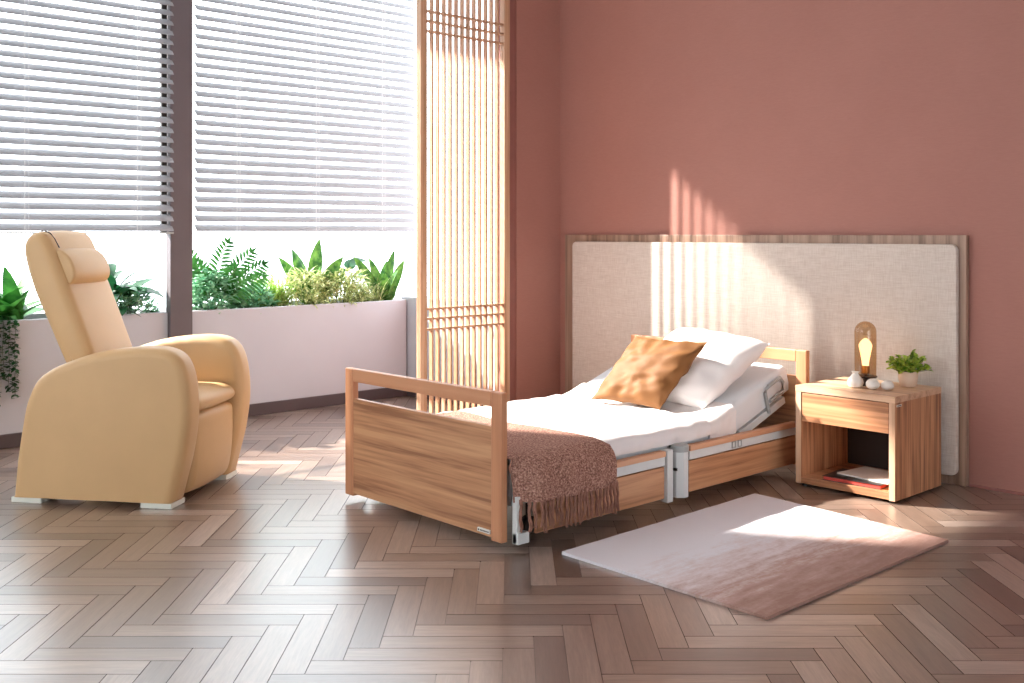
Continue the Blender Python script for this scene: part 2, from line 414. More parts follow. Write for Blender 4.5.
# ------------------------------------------------------------------ bed
bed = thing('adjustable_bed', 'low oak adjustable bed with white metal rails and a raised backrest', 'bed', (3.5, 3.28, 0))
BN, BF = 2.75, 3.80
def endboard(name, x0, x1, yn, yf, zb, zt, zo0, zo1, sign):
    fb = obj(name, bx(x0 + .004, x1 - .004, yn + .055, yf - .055, zb + .01, zo0, bev=.002), M['wy'], bed)
    obj('side_post', bx(x0, x1, yn, yn + .058, zb, zt, bev=.004), M['beechz'], fb)
    obj('side_post', bx(x0, x1, yf - .058, yf, zb, zt, bev=.004), M['beechz'], fb)
    obj('top_rail', bx(x0, x1, yn + .058, yf - .058, zo1, zt, bev=.003), M['beechy'], fb)
    return fb
fb = endboard('footboard', 2.55, 2.58, 2.80, 3.80, .03, .573, .446, .518, 1)
bm = bx(2.5465, 2.5545, 2.862, 2.93, .052, .066, bev=.001)
lb = obj('name_plate', bm, M['paper'], fb); lb['label'] = 'small white plate with a dark dot and a line of print'
bm = lathe(newbm(), [(.0035, 0), (.0035, .0006)], n=12); bmesh.ops.rotate(bm, verts=bm.verts, matrix=Matrix.Rotation(R(-90), 3, 'Y')); bmesh.ops.translate(bm, verts=bm.verts, vec=(2.5465, 2.922, .059))
for k in range(9): box(bm, 2.5460, 2.5466, 2.866 + k * .0055, 2.8695 + k * .0055, .0565, .0615)
obj('lettering', bm, M['dark'], fb)
hbd = endboard('headboard', 4.425, 4.455, 2.705, 3.80, .03, .592, .468, .536, -1)
def side(yo, s):          # s=+1 panel's outer face looks to -y (near), -1 far
    def b(x0, x1, a, c, z0, z1, bev=.002):
        y0, y1 = sorted((yo + s * a, yo + s * c)); return bx(x0, x1, y0, y1, z0, z1, bev=bev)
    for x0, x1 in ((2.68, 3.42), (3.585, 4.42)):
        obj('side_panel', b(x0, x1, .004, .018, .052, .184), M['wx'], bed)
        obj('metal_rail', b(x0, x1, .0, .02, .19, .226), M['wm'], bed)
        obj('wood_rail', b(x0, x1, -.006, .03, .2265, .25, bev=.004), M['beechx'], bed)
    obj('rail_bracket', b(3.426, 3.462, -.008, .03, .035, .252), M['wm'], bed)
side(BN, 1); side(BF, -1)
for yo, s in ((BN, 1), (BF, -1)):
    y = lambda a, c: sorted((yo + s * a, yo + s * c))
    bm = bx(2.584, 2.606, *y(.006, .03), .03, .20, bev=.002); box(bm, 2.584, 2.642, *y(.0, .03), .028, .068, bev=.003)
    obj('corner_bracket', bm, M['wm'], bed)
    cyl = newbm(); cx, cy = 3.527, yo + s * .012
    lathe(cyl, [(.04, .045), (.04, .235)], cx, cy, 8); bmesh.ops.rotate(cyl, cent=(cx, cy, 0), verts=cyl.verts, matrix=Matrix.Rotation(R(22.5), 3, 'Z'))
    col = obj('lift_column', cyl, M['wm'], bed)
    cp = newbm(); lathe(cp, [(.041, .235), (.041, .258), (.036, .263), (.012, .265)], cx, cy, 24); obj('column_cap', cp, M['gm'], col, smooth=True)
    obj('lock_button', bx(cx - .044, cx - .034, *sorted((cy - s * .02, cy - s * .002)), .158, .17, bev=.002), M['black'], col)
for cx in (2.80, 4.25):
    for cy in (2.92, 3.66):
        bm = newbm()
        for dy in (-.012, .012):
            wv = newbm(); lathe(wv, [(.030, -.006), (.032, -.004), (.032, .004), (.030, .006)], n=20)
            bmesh.ops.rotate(wv, verts=wv.verts, matrix=Matrix.Rotation(R(90), 3, 'X')); bmesh.ops.translate(wv, verts=wv.verts, vec=(cx, cy + dy, .032))
            me_ = bpy.data.meshes.new('tmp'); wv.to_mesh(me_); bm.from_mesh(me_); bpy.data.meshes.remove(me_); wv.free()
        box(bm, cx - .012, cx + .012, cy - .004, cy + .004, .03, .15)
        obj('caster', bm, M['black'], bed)
for x in (3.90, 3.945):
    bm = newbm()
    for a in ((x - .014, x - .010, .196, .226), (x + .010, x + .014, .196, .226), (x - .014, x + .014, .196, .200), (x - .014, x + .014, .222, .226)):
        box(bm, a[0], a[1], BN - .004, BN, a[2], a[3])
    obj('accessory_clip', bm, M['gm'], bed)
def ztop(x):             # mattress top height along the bed
    b, s_ = 3.80, .34
    k = .10
    if x < b - k: return .312
    if x > b + k: return .312 + (x - b) * s_
    return .312 + s_ * (x - b + k) ** 2 / (4 * k)
def zn(x):
    d = (ztop(x + .001) - ztop(x - .001)) / .002; return Vector((-d, 0, 1)).normalized()
def blanket_loft(xs, yl, yh, tlo, thi, r, seg=5):
    """closed body following the bed line between offsets tlo..thi below the top"""
    bm = newbm(); rings = []
    for x in xs:
        o = Vector((x, 0, ztop(x))); nn = zn(x); ring = []
        pts = [(yl, tlo), (yh, tlo)]
        for k in range(seg + 1):
            a = PI / 2 * k / seg; pts.append((yh - r + r * math.cos(a), thi - r + r * math.sin(a)))
        for k in range(seg + 1):
            a = PI / 2 * k / seg; pts.append((yl + r - r * math.sin(a), thi - r + r * math.cos(a)))
        for y, q in pts: ring.append(bm.verts.new(o + nn * q + Vector((0, y, 0))))
        rings.append(ring)
    for a, b in zip(rings, rings[1:]): bridge(bm, a, b)
    bm.faces.new(rings[0]); bm.faces.new(rings[-1][::-1]); return bm
xs = [2.60 + k * .03 for k in range(59)]
# steel deck under the mattress (moves with the bed)
obj('mattress_deck', blanket_loft([2.62 + k * .03 for k in range(59)], 2.83, 3.72, -.165, -.125, .005, 2), M['wm'], bed)
bm = newbm()
xa, xb2 = 4.235, 4.335
fr = lambda x, q, y: Vector((x, y, ztop(x))) + zn(x) * q
pts = [fr(4.20, -.15, 2.795), fr(4.20, -.045, 2.795), fr(4.235, -.03, 2.795), fr(4.33, -.03, 2.795), fr(4.345, -.06, 2.795), fr(4.33, -.10, 2.795), fr(4.22, -.10, 2.795)]
tube(bm, pts, .0085, 8)
obj('mattress_retainer', bm, M['gm'], bed, smooth=True)
obj('backrest_arm', blanket_loft([3.98 + k * .04 for k in range(10)], 2.80, 2.826, -.168, -.135, .003, 2), M['wm'], bed)

mat = thing('mattress', 'white mattress with its head end raised inside the oak bed', 'mattress', (3.5, 3.28, .2))
obj('mattress_body', blanket_loft([2.60 + k * .02 for k in range(91)], 2.806, 3.745, -.123, -.001, .03), M['mattress'], mat, smooth=True)

# bed sheet / thin duvet over the flat part
def cover(x0, x1, nx, path, wr, thick, seedv):
    """cloth: path(s, x) -> (y, z offset above mattress top)"""
    bm = newbm(); g = []
    n = len(path)
    for i in range(nx + 1):
        row = []
        for j, (y, q) in enumerate(path):
            x = x0 + (x1 - x0) * i / nx + wr[1] * noise.noise(Vector((y * 6, seedv, 1))) * (1 if i in (0, nx) else 0)
            top = min(1, max(0, (q + .02) / .02))
            d = wr[0] * (noise.noise(Vector((x * 5, y * 7, seedv))) + .5 * noise.noise(Vector((x * 14, y * 13, seedv + 3))) + 1)
            side_w = .011 * (1 + noise.noise(Vector((x * 22, q * 10, seedv + 5)))) * (1 - top)
            yy = y - side_w if y < 3.3 else y + side_w
            row.append(bm.verts.new(Vector((x, yy, ztop(x) + q + (d if q > -.01 else 0)))))
        g.append(row)
    for a, b in zip(g, g[1:]): bridge(bm, a, b, closed=False)
    bmesh.ops.recalc_face_normals(bm, faces=bm.faces)
    if sum(f.normal.z for f in bm.faces) < 0: bmesh.ops.reverse_faces(bm, faces=bm.faces)
    bmesh.ops.solidify(bm, geom=bm.faces[:], thickness=-thick)
    return bm
def drape_path(yl, yh, top, hang_l, hang_h, r=.03, n=26):
    p = []
    m = 5
    for k in range(m): p.append((yl, -hang_l + (hang_l - r) * k / m + top))
    for k in range(m + 1):
        a = PI / 2 * k / m; p.append((yl + r - r * math.cos(a), top - r + r * math.sin(a)))
    for k in range(1, n): p.append((yl + r + (yh - yl - 2 * r) * k / n, top))
    for k in range(m + 1):
        a = PI / 2 * k / m; p.append((yh - r + r * math.sin(a), top - r + r * math.cos(a)))
    for k in range(1, m + 1): p.append((yh, top - r - (hang_h - r) * k / m))
    return p
sh = obj('duvet', cover(2.605, 3.775, 70, drape_path(2.792, 3.758, .006, .055, .05), (.010, .0), .004, 2.), M['sheet'], smooth=True)
tag(sh, 'thin white duvet spread flat over the foot half of the bed', 'duvet')
# small turned sheet at the bend
sh2 = obj('draw_sheet', cover(3.78, 3.97, 14, drape_path(2.797, 3.752, .003, .118, .05), (.003, .0), .002, 9.), M['pillow'], smooth=True)
tag(sh2, 'cream sheet band across the mattress bend between duvet and pillow', 'sheet')

# throw with tassels
th = thing('throw_blanket', 'brown chenille throw with a long tassel fringe over the bed foot', 'throw', (2.85, 2.9, .33))
def throw_bm():
    bm = newbm(); g = []; nx = 44
    prof = [(2.716, .180), (2.714, .215), (2.714, .25), (2.718, .275), (2.730, .298), (2.752, .318), (2.785, .331), (2.83, .335)] + [(2.87 + .045 * k, .334) for k in range(19)]
    for i in range(nx + 1):
        row = []
        for j, (y, z) in enumerate(prof):
            fx = i / nx
            x = 2.583 + fx * (.50 + .02 * math.sin(y * 9) - (.02 if y > 2.78 else 0))
            low = max(0, min(1, (2.78 - y) / .05))
            yy = y - low * .010 * (1 + math.sin(x * 34 + 1.5 * math.sin(x * 9))) * max(0, (.32 - z) / .14)
            kx = max(0, 1 - (x - 2.583) / .09); kx = kx * kx * (3 - 2 * kx); yy += kx * low * (.058 + .012 * min(1, max(0, (z - .18) / .1)))
            zz = z + .004 * noise.noise(Vector((x * 9, y * 9, 4))) + (.006 * noise.noise(Vector((x * 5, 2, 3))) if j < 3 else 0)
            row.append(bm.verts.new((x, yy, zz)))
        g.append(row)
    for a, b in zip(g, g[1:]): bridge(bm, a, b, closed=False)
    bmesh.ops.recalc_face_normals(bm, faces=bm.faces)
    if sum(f.normal.z for f in bm.faces) < 0: bmesh.ops.reverse_faces(bm, faces=bm.faces)
    bmesh.ops.solidify(bm, geom=bm.faces[:], thickness=-.008); return bm
obj('throw_cloth', throw_bm(), M['knit'], th, smooth=True)
rt = random.Random(5)
for k in range(24):
    x = 2.60 + k * .0206 + rt.uniform(-.003, .003); bm = newbm(); L = rt.uniform(.095, .125)
    kx = max(0, 1 - (x - 2.583) / .09); kx = kx * kx * (3 - 2 * kx)
    y = 2.712 - .006 * (1 + math.sin(x * 34)) + kx * .055
    for q in range(3):
        ph = q * 2.1; dx, dy = rt.uniform(-.006, .006), rt.uniform(-.008, .0)
        P_ = []
        for m_ in range(9):
            tt = m_ / 8
            P_.append((x + .0028 * math.cos(ph + tt * 7) + dx * tt * tt + .003 * math.sin(tt * 9 + k), y + .0028 * math.sin(ph + tt * 7) + dy * tt, max(.05, .19 - L * tt)))
        tube(bm, P_, .0042, 6, .0030)
    lathe(bm, [(.003, .186), (.0062, .182), (.0062, .174), (.003, .17)], x, y, 8)
    obj('tassel', bm, M['tassel'], th, smooth=True)

# pillow & cushion
def pillow(A, B, Cc, D, thick, wr=.006, pw=2.6, n=36, pinch=.05, seedv=0, up=None):
    A, B, Cc, D = map(Vector, (A, B, Cc, D)); nrm = ((B - A).cross(D - A)).normalized()
    if up is not None and nrm.dot(Vector(up)) < 0: nrm = -nrm
    bm = newbm(); layers = []
    cen = (A + B + Cc + D) / 4
    for sgn in (1, -1):
        g = []
        for i in range(n + 1):
            row = []
            for j in range(n + 1):
                a, b = i / n, j / n; ua, ub = 2 * a - 1, 2 * b - 1
                p = A * (1 - a) * (1 - b) + B * a * (1 - b) + Cc * a * b + D * (1 - a) * b
                # concave edges
                pull = pinch * ((1 - ua * ua) * ub ** 4 + (1 - ub * ub) * ua ** 4)
                p = p + (cen - p) * pull
                h_ = ((1 - abs(ua) ** pw) * (1 - abs(ub) ** pw)); h_ = max(h_, 0) ** .5
                edge = 1 - h_
                w = wr * h_ * (noise.noise(Vector((ua * 2.2 + seedv, ub * 2.2, sgn))) + .8 * noise.noise(Vector((ua * 5 + ub * 3 + seedv, ub * 2 - ua, sgn + 4))))
                rad = math.sin(12 * math.atan2(ub, ua) + seedv) * wr * 1.5 * h_ * edge
                row.append(bm.verts.new(p + nrm * sgn * (thick / 2 * h_) + nrm * (w + rad)) )
            g.append(row)
        for r0, r1 in zip(g, g[1:]): bridge(bm, r0, r1, closed=False)
    bmesh.ops.remove_doubles(bm, verts=bm.verts, dist=.0008)
    return bm
pl = obj('pillow', pillow((3.885, 2.905, .352), (4.265, 2.80, .632), (4.25, 3.315, .672), (3.87, 3.44, .40), .17, .009, 3.2, pinch=.02, seedv=3, up=(0, 0, 1)), M['pillow'], smooth=True, angle=80)
tag(pl, 'large white pillow leaning on the raised mattress under the headboard', 'pillow')
cu = obj('cushion', pillow((3.76, 3.055, .345), (3.975, 2.945, .648), (3.955, 3.365, .645), (3.73, 3.455, .35), .13, .015, 2.4, pinch=.075, seedv=8, up=(-1, 0, 0)), M['velvet'], smooth=True, angle=80)
tag(cu, 'mustard velvet square cushion leaning against the white pillow', 'cushion')

# ------------------------------------------------------------------ nightstand
def front_edge(bm):
    bmesh.ops.recalc_face_normals(bm, faces=bm.faces)
    for f in bm.faces:
        if f.normal.x < -.9: f.material_index = 1
    return bm
ns = thing('nightstand', 'square oak nightstand with one drawer and an open shelf beside the bed', 'nightstand', (4.434, 2.395, 0))
x0, x1, y0, y1, zb, zt = 4.219, 4.649, 2.155, 2.635, .012, .457; th_ = .028
obj('side_board', front_edge(bx(x0, x1, y0, y0 + th_, zb, zt - th_, bev=.001)), [M['nz'], M['ntz']], ns)
obj('side_board', front_edge(bx(x0, x1, y1 - th_, y1, zb, zt - th_, bev=.001)), [M['nz'], M['ntz']], ns)
obj('top_board', bx(x0 - .001, x1, y0 - .001, y1 + .001, zt - th_, zt, bev=.0015), M['nt'], ns)
obj('bottom_board', bx(x0, x1, y0 + th_, y1 - th_, zb + .003, zb + .033, bev=.001), M['ny'], ns)
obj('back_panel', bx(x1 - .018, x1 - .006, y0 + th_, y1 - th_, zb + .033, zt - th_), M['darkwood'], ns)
dr = obj('drawer', bx(x0 + .003, x0 + .37, y0 + th_ + .003, y1 - th_ - .003, .296, zt - th_ - .004, bev=.0015), M['ny'], ns)
nf = obj('name_plate', bx(x0 + .012, x0 + .055, y0 - .002, y0, .412, .421, bev=.0005), M['paper'], ns)
nf['label'] = 'small white plate on the side'
bm = newbm()
for k in range(8): box(bm, x0 + .016 + k * .0045, x0 + .019 + k * .0045, y0 - .0026, y0 - .002, .4145, .4185)
obj('lettering', bm, M['dark'], ns)
for a in (x0 + .03, x1 - .03):
    for b in (y0 + .03, y1 - .03): obj('glide', lathe(newbm(), [(.012, 0), (.012, .013)], a, b, 12), M['black'], ns)

# books on the shelf
def book(name, cx, cy, z, lx, ly, hz, rz, cov, page, label):
    b = thing(name, label, 'book', (cx, cy, z), rz, )
    bm = bx(-lx / 2, lx / 2, -ly / 2, ly / 2, hz - .002, hz); box(bm, -lx / 2, lx / 2, -ly / 2, ly / 2, 0, .002); box(bm, -lx / 2, -lx / 2 + .003, -ly / 2, ly / 2, .002, hz - .002)
    bmesh.ops.rotate(bm, verts=bm.verts, matrix=Matrix.Rotation(PI, 3, 'Z'))
    obj('cover', bm, cov, b, local=True)
    obj('pages', bx(-lx / 2 + .004, lx / 2 - .003, -ly / 2 + .003, ly / 2 - .003, .002, hz - .002), page, b, local=True)
    return b
book('book', 4.335, 2.375, .0455, .20, .27, .019, R(4), M['cover'], M['red'], 'dark covered book with red page edges at the bottom of the shelf pile')
book('magazine', 4.395, 2.335, .0650, .21, .26, .006, R(-6), M['paper'], M['paper'], 'white magazine lying on the dark book in the nightstand')

# lamp
LX, LY, TZ = 4.43, 2.405, zt + .0005
lp = thing('table_lamp', 'small table lamp with a glowing filament bulb under an amber glass dome', 'lamp', (LX, LY, TZ))
bm = newbm(); lathe(bm, [(.024, TZ), (.024, TZ + .004), (.010, TZ + .014), (.009, TZ + .022), (.022, TZ + .036), (.05, TZ + .04), (.052, TZ + .046), (.006, TZ + .047)], LX, LY, 28)
obj('base', bm, M['bronze'], lp, smooth=True)
bm = newbm(); lathe(bm, [(.008, TZ + .047), (.012, TZ + .052), (.018, TZ + .058), (.018, TZ + .085), (.015, TZ + .092)], LX, LY, 20)
obj('socket', bm, M['brass'], lp, smooth=True)
bm = newbm(); lathe(bm, [(.014, TZ + .092), (.016, TZ + .11), (.023, TZ + .15), (.029, TZ + .18), (.029, TZ + .186), (.022, TZ + .200), (.010, TZ + .212), (.003, TZ + .216)], LX, LY, 24)
obj('bulb', bm, M['bulb'], lp, smooth=True)
bm = newbm(); pr = [(.047, TZ + .047), (.048, TZ + .12), (.048, TZ + .245)] + [(.048 * math.cos(a * PI / 16), TZ + .245 + .048 * math.sin(a * PI / 16)) for a in range(1, 8)] + [(.001, TZ + .293)]
lathe(bm, pr, LX, LY, 32, cap=False)
obj('glass_dome', bm, M['amber'], lp, smooth=True)
# white ceramics
bm = newbm(); lathe(bm, [(.018, TZ), (.03, TZ + .006), (.036, TZ + .022), (.031, TZ + .040), (.018, TZ + .054), (.012, TZ + .064), (.017, TZ + .072), (.013, TZ + .071), (.009, TZ + .058)], 4.345, 2.408, 24)
tag(obj('vase', bm, M['ceramic'], smooth=True), 'small round white ceramic vase in front of the lamp', 'vase')
def stone(cx, cy, rx, ry, rz_, ang, lab):
    bm = newbm(); bmesh.ops.create_icosphere(bm, subdivisions=3, radius=1)
    for v in bm.verts: v.co *= 1 + .06 * noise.noise(v.co * 1.5 + Vector((cx * 9, 0, 0)))
    bmesh.ops.scale(bm, vec=(rx, ry, rz_), verts=bm.verts); bmesh.ops.rotate(bm, verts=bm.verts, matrix=Matrix.Rotation(ang, 3, 'Z'))
    mz = min(v.co.z for v in bm.verts); bmesh.ops.translate(bm, verts=bm.verts, vec=(cx, cy, TZ - mz + .0003))
    tag(obj('pebble', bm, M['ceramic'], smooth=True, angle=180), lab, 'ornament')
stone(4.345, 2.325, .034, .030, .024, .3, 'white rounded ornament lying just right of the lamp base')
stone(4.37, 2.268, .030, .028, .022, .9, 'smaller white rounded ornament nearest the potted plant')

# ------------------------------------------------------------------ foliage helpers
def leaf(bm, p, az, el, L, W, droop=.6, n=6, fold=.2, shape='lance', roll=0, twist=0):
    p = Vector(p); pts = []; e = el
    for k in range(n + 1):
        t = k / n
        if shape == 'lance': wd = math.sin(PI * min(1, t ** .75 * .97 + .03)) ** .9
        elif shape == 'ovate': wd = math.sin(PI * (t ** .62 * .96 + .03)) ** .75
        elif shape == 'strap': wd = min(1, .55 + t * 1.3) * (1 - max(0, (t - .55) / .45) ** 2)
        else: wd = 1 - t
        pts.append((p.copy(), e, max(wd, .02) * W / 2))
        d = Vector((math.cos(az) * math.cos(e), math.sin(az) * math.cos(e), math.sin(e)))
        p = p + d * (L / n); e -= droop / n
    rows = []
    for q, e, wd in pts:
        sd = Vector((-math.sin(az), math.cos(az), 0)); nu = Vector((-math.cos(az) * math.sin(e), -math.sin(az) * math.sin(e), math.cos(e)))
        s2 = sd * math.cos(roll) + nu * math.sin(roll); n2 = nu * math.cos(roll) - sd * math.sin(roll)
        rows.append([bm.verts.new(q - s2 * wd + n2 * wd * fold), bm.verts.new(q), bm.verts.new(q + s2 * wd + n2 * wd * fold)])
    for a, b in zip(rows, rows[1:]): bridge(bm, a, b, closed=False)
    return pts[-1][0]
def plant(name, label, cat, loc, parts, group=None, k=1.3):
    t = thing(name, label, cat, loc, 0, group)
    for nm, bm, m in parts:
        bmesh.ops.scale(bm, vec=(1 + (k - 1) * .5, 1 + (k - 1) * .3, k), verts=bm.verts)
        obj(nm, bm, m, t, local=True, smooth=True, angle=180)
    return t
def stems(rr, n, hgt, spread):
    bm = newbm()
    for k in range(n):
        a = rr.random() * 2 * PI; d = rr.uniform(.2, 1) * spread
        tube(bm, [(0.15 * d * math.cos(a), .15 * d * math.sin(a), -.02), (d * .5 * math.cos(a), d * .5 * math.sin(a), hgt * .5), (d * math.cos(a), d * math.sin(a), hgt * rr.uniform(.6, 1))], .002, 5, .001)
    return bm
def broadleaf(seed, n, L, W, el=(.5, 1.3), droop=1.2, base=.03, shape='ovate', stem=.0, fold=.2, azr=(0, 2 * PI)):
    rr = random.Random(seed); bm = newbm(); sb = newbm()
    for k in range(n):
        az = rr.uniform(*azr); e = rr.uniform(*el); ll = L * rr.uniform(.7, 1.1)
        b = Vector((base * rr.uniform(-1, 1), base * rr.uniform(-1, 1), -.01))
        sl = stem * rr.uniform(.4, 1)
        q = b + Vector((math.cos(az) * math.cos(e), math.sin(az) * math.cos(e), math.sin(e))) * sl
        if stem: tube(sb, [b, (b + q) / 2 + Vector((0, 0, .005)), q], .003, 5, .002)
        leaf(bm, q, az, e - (.3 if stem else 0), ll, W * ll / L * rr.uniform(.8, 1.1), droop * rr.uniform(.5, 1.2), 7, fold, shape, rr.uniform(-.3, .3))
    if not stem: tube(sb, [(0, 0, -.02), (0, 0, .03)], .008, 6)
    return bm, sb
def bush(seed, n, rx, ry, h, L, W, shape='ovate', droop=.6):
    rr = random.Random(seed); bm = newbm()
    for k in range(n):
        a = rr.random() * 2 * PI; u = rr.random() ** .5; z = rr.uniform(.05, 1)
        f = math.sqrt(max(0, 1 - (z * .92) ** 2)); x, y = rx * u * f * math.cos(a), ry * u * f * math.sin(a)
        leaf(bm, (x, y, h * z * rr.uniform(.75, 1)), math.atan2(y * 1.5 + rr.uniform(-.05, .05), x + rr.uniform(-.05, .05)) + rr.uniform(-.9, .9), rr.uniform(-.2, 1.1), L * rr.uniform(.6, 1.2), W * rr.uniform(.7, 1.2), droop, 3, .2, shape, rr.uniform(-.5, .5))
    return bm
def grass(seed, n, rx, ry, L, W, spread=.5, droop=1.3):
    rr = random.Random(seed); bm = newbm()
    for k in range(n):
        a = rr.random() * 2 * PI; u = rr.random() ** .5
        leaf(bm, (rx * u * math.cos(a), ry * u * math.sin(a), 0), rr.random() * 2 * PI, rr.uniform(1.5 - spread, 1.5), L * rr.uniform(.55, 1.1), W, droop * rr.uniform(.3, 1.2), 5, .15, 'taper')
    return bm
def blade(bm, p, d, nrm, L, W, droop=0, n=4):
    p = Vector(p); d = Vector(d).normalized(); w = d.cross(Vector(nrm)).normalized(); rows = []
    for k in range(n + 1):
        t = k / n; wd = W / 2 * max(.03, math.sin(PI * (t ** .7 * .96 + .04)))
        q = p + d * L * t - Vector((0, 0, droop * L * t * t)); rows.append([bm.verts.new(q - w * wd), bm.verts.new(q + w * wd)])
    for a, b in zip(rows, rows[1:]): bridge(bm, a, b, closed=False)
def feather(seed, fronds, nl=13, ll=.085, W=.02):
    rr = random.Random(seed); bm = newbm(); sb = newbm(); U = Vector((.73, -.68, 0)); Z = Vector((0, 0, 1)); V = Vector((.68, .73, 0))
    for ang, L in fronds:
        a = R(ang); p = Vector((0, 0, 0)); pts = []; N = nl + 5; lean = rr.uniform(-.35, .35)
        for k in range(N):
            d = (U * math.cos(a) + Z * math.sin(a) + V * lean).normalized(); pts.append((p.copy(), d)); p = p + d * L / N; a -= (.32 if ang < 90 else -.32) / N * (1 + k / N)
        tube(sb, [q for q, _ in pts], .003, 5, .001)
        for k, (q, d) in enumerate(pts[5:]):
            t = k / nl; side = d.cross(V).normalized(); l2 = ll * (.35 + .9 * math.sin(PI * min(1, t * .8 + .15)))
            for s in (-1, 1):
                dd = d * (.55 + .5 * t) + side * s + V * rr.uniform(-.3, .3)
                blade(bm, q, dd, V + side * rr.uniform(-.5, .5), l2, W, .25)
        blade(bm, pts[-1][0], pts[-1][1], V, ll * .7, W, .1)
    return bm, sb
ZS = .655
# trailing plant on the far left
f_, s_ = broadleaf(11, 34, .27, .095, (.5, 1.5), 1.1, .06, 'ovate')
plant('broadleaf_plant', 'bright green broad-leaved plant at the far left of the planter', 'plant', (1.90, 6.13, ZS), [('foliage', f_, M['lf_mid']), ('stem', s_, M['stem'])])
rr = random.Random(21); vb = newbm(); sb = newbm()
for k, (vx, ve) in enumerate(((1.79, .33), (1.835, .27), (1.87, .24), (1.905, .36), (1.935, .30), (1.965, .26))):
    P_ = [(0, 0, .0), (0, -.02, .045), (0, -.185, .05)] + [(0 + .004 * math.sin(j), -.2, .02 - j * .03) for j in range(int((.66 - ve) / .03) + 1)]
    ox = vx - 1.87; pts = [(ox + a, b, c) for a, b, c in P_]; tube(sb, pts, .0012, 5)
    z = .05
    while z > ve - ZS:
        for q in range(2):
            leaf(vb, (ox + rr.uniform(-.006, .006), -.2 - rr.uniform(0, .006), z), rr.uniform(PI, 2 * PI), rr.uniform(-.8, .5), .028, .024, .2, 3, .1, 'ovate')
        z -= .0105
    
plant('trailing_vine', 'string-like vines with small round leaves hanging down the planter at far left', 'plant', (1.79, 6.155, ZS), [('foliage', vb, M['lf_dark']), ('stem', sb, M['stem'])], k=1)
f_, s_ = broadleaf(12, 46, .18, .085, (.45, 1.4), 1.1, .08, 'ovate', stem=.18)
plant('rubber_plant', 'dark green broad-leaved shrub just right of the recliner backrest', 'plant', (2.47, 6.14, ZS), [('foliage', f_, M['lf_dark']), ('stem', s_, M['stem'])])
plant('ground_ivy', 'low small-leaved green filler under the dark shrub beside the post', 'plant', (2.58, 6.12, ZS), [('foliage', bush(13, 420, .15, .12, .14, .04, .02), M['lf_teal']), ('stem', stems(random.Random(1), 10, .1, .1), M['stem'])])
f_, s_ = feather(14, [(100, .48), (84, .50), (68, .47), (54, .46), (44, .44), (116, .34), (92, .36), (76, .32)])
plant('fern_palm', 'tall feathery palm right beside the dark post', 'plant', (3.14, 6.17, ZS), [('frond', f_, M['lf_mid']), ('stem', s_, M['stem'])], k=1)
f_ = bush(15, 620, .17, .12, .20, .045, .03)
plant('mint_plant', 'low teal-green leafy plant at the foot of the feathery palm', 'plant', (3.10, 6.12, ZS), [('foliage', f_, M['lf_teal']), ('stem', stems(random.Random(2), 14, .14, .12), M['stem'])])
plant('peperomia_plant', 'low grey-green leafy plant in front of the pale grass tuft', 'plant', (3.38, 6.10, ZS), [('foliage', bush(16, 380, .13, .09, .12, .05, .03), M['lf_teal']), ('stem', stems(random.Random(3), 10, .09, .09), M['stem'])])
plant('grass_tuft', 'pale green fine grass tuft left of the variegated plants', 'plant', (3.54, 6.20, ZS), [('blades', grass(17, 300, .12, .09, .26, .012, .8, 1.2), M['lf_lime'])])
for k, (x, sd, lab) in enumerate(((3.80, 31, 'pale variegated bushy plant under the tall strap leaves, left of two'), (4.08, 32, 'pale variegated bushy plant under the tall strap leaves, right of two'))):
    bm = bush(sd, 520, .19, .13, .19, .075, .014, 'lance', 1.0)
    plant('spider_plant', lab, 'plant', (x, 6.12, ZS), [('foliage', bm, M['lf_var']), ('stem', stems(random.Random(sd), 12, .12, .12), M['stem'])], group='variegated plants in the planter')
plant('sedge_plant', 'olive green tufted plant left of the pointed leaves by the screen', 'plant', (4.28, 6.14, ZS), [('blades', grass(18, 240, .13, .1, .19, .011, .9, 1.2), M['lf_var'])])
def strapplant(seed, specs, W):
    bm = newbm(); rr = random.Random(seed)
    for az, el, L in specs: leaf(bm, (rr.uniform(-.02, .02), rr.uniform(-.02, .02), 0), az - .75, el, L, W * rr.uniform(.8, 1.1), .25, 8, .35, 'strap', 1.57 * math.cos(az) + rr.uniform(-.5, .5))
    return bm
plant('strap_leaf_plant', 'tall plant with upright broad strap leaves in the middle of the planter', 'plant', (3.93, 6.26, ZS),
      [('foliage', strapplant(5, [(0, 1.55, .36), (PI, 1.0, .33), (PI, 1.25, .33), (0, 1.05, .32), (.3, .75, .28), (PI - .3, .7, .26), (-1, 1.2, .24), (1.5, 1.3, .26), (PI + .4, 1.0, .22), (-.5, .9, .24)], .085), M['lf_strap']), ('stem', tube(newbm(), [(0, 0, -.02), (0, 0, .03)], .012, 6), M['stem'])])
bm = newbm(); sb = newbm()
for az, el, L, b in ((.1, .55, .15, (.02, 0, .2)), (-.3, .15, .14, (.05, -.02, .16)), (.5, .75, .13, (0, 0, .18)), (PI, .5, .12, (-.02, 0, .16)), (-1.2, .3, .12, (0, -.03, .14))):
    tube(sb, [(0, 0, -.02), (b[0] * .5, b[1] * .5, b[2] * .5), b], .003, 5); leaf(bm, b, az, el, L, .075, .9, 7, .2, 'ovate', .4)
plant('philodendron', 'dark glossy-leaved plant right of the tall strap leaves', 'plant', (4.22, 6.26, ZS), [('foliage', bm, M['lf_dark']), ('stem', sb, M['stem'])])
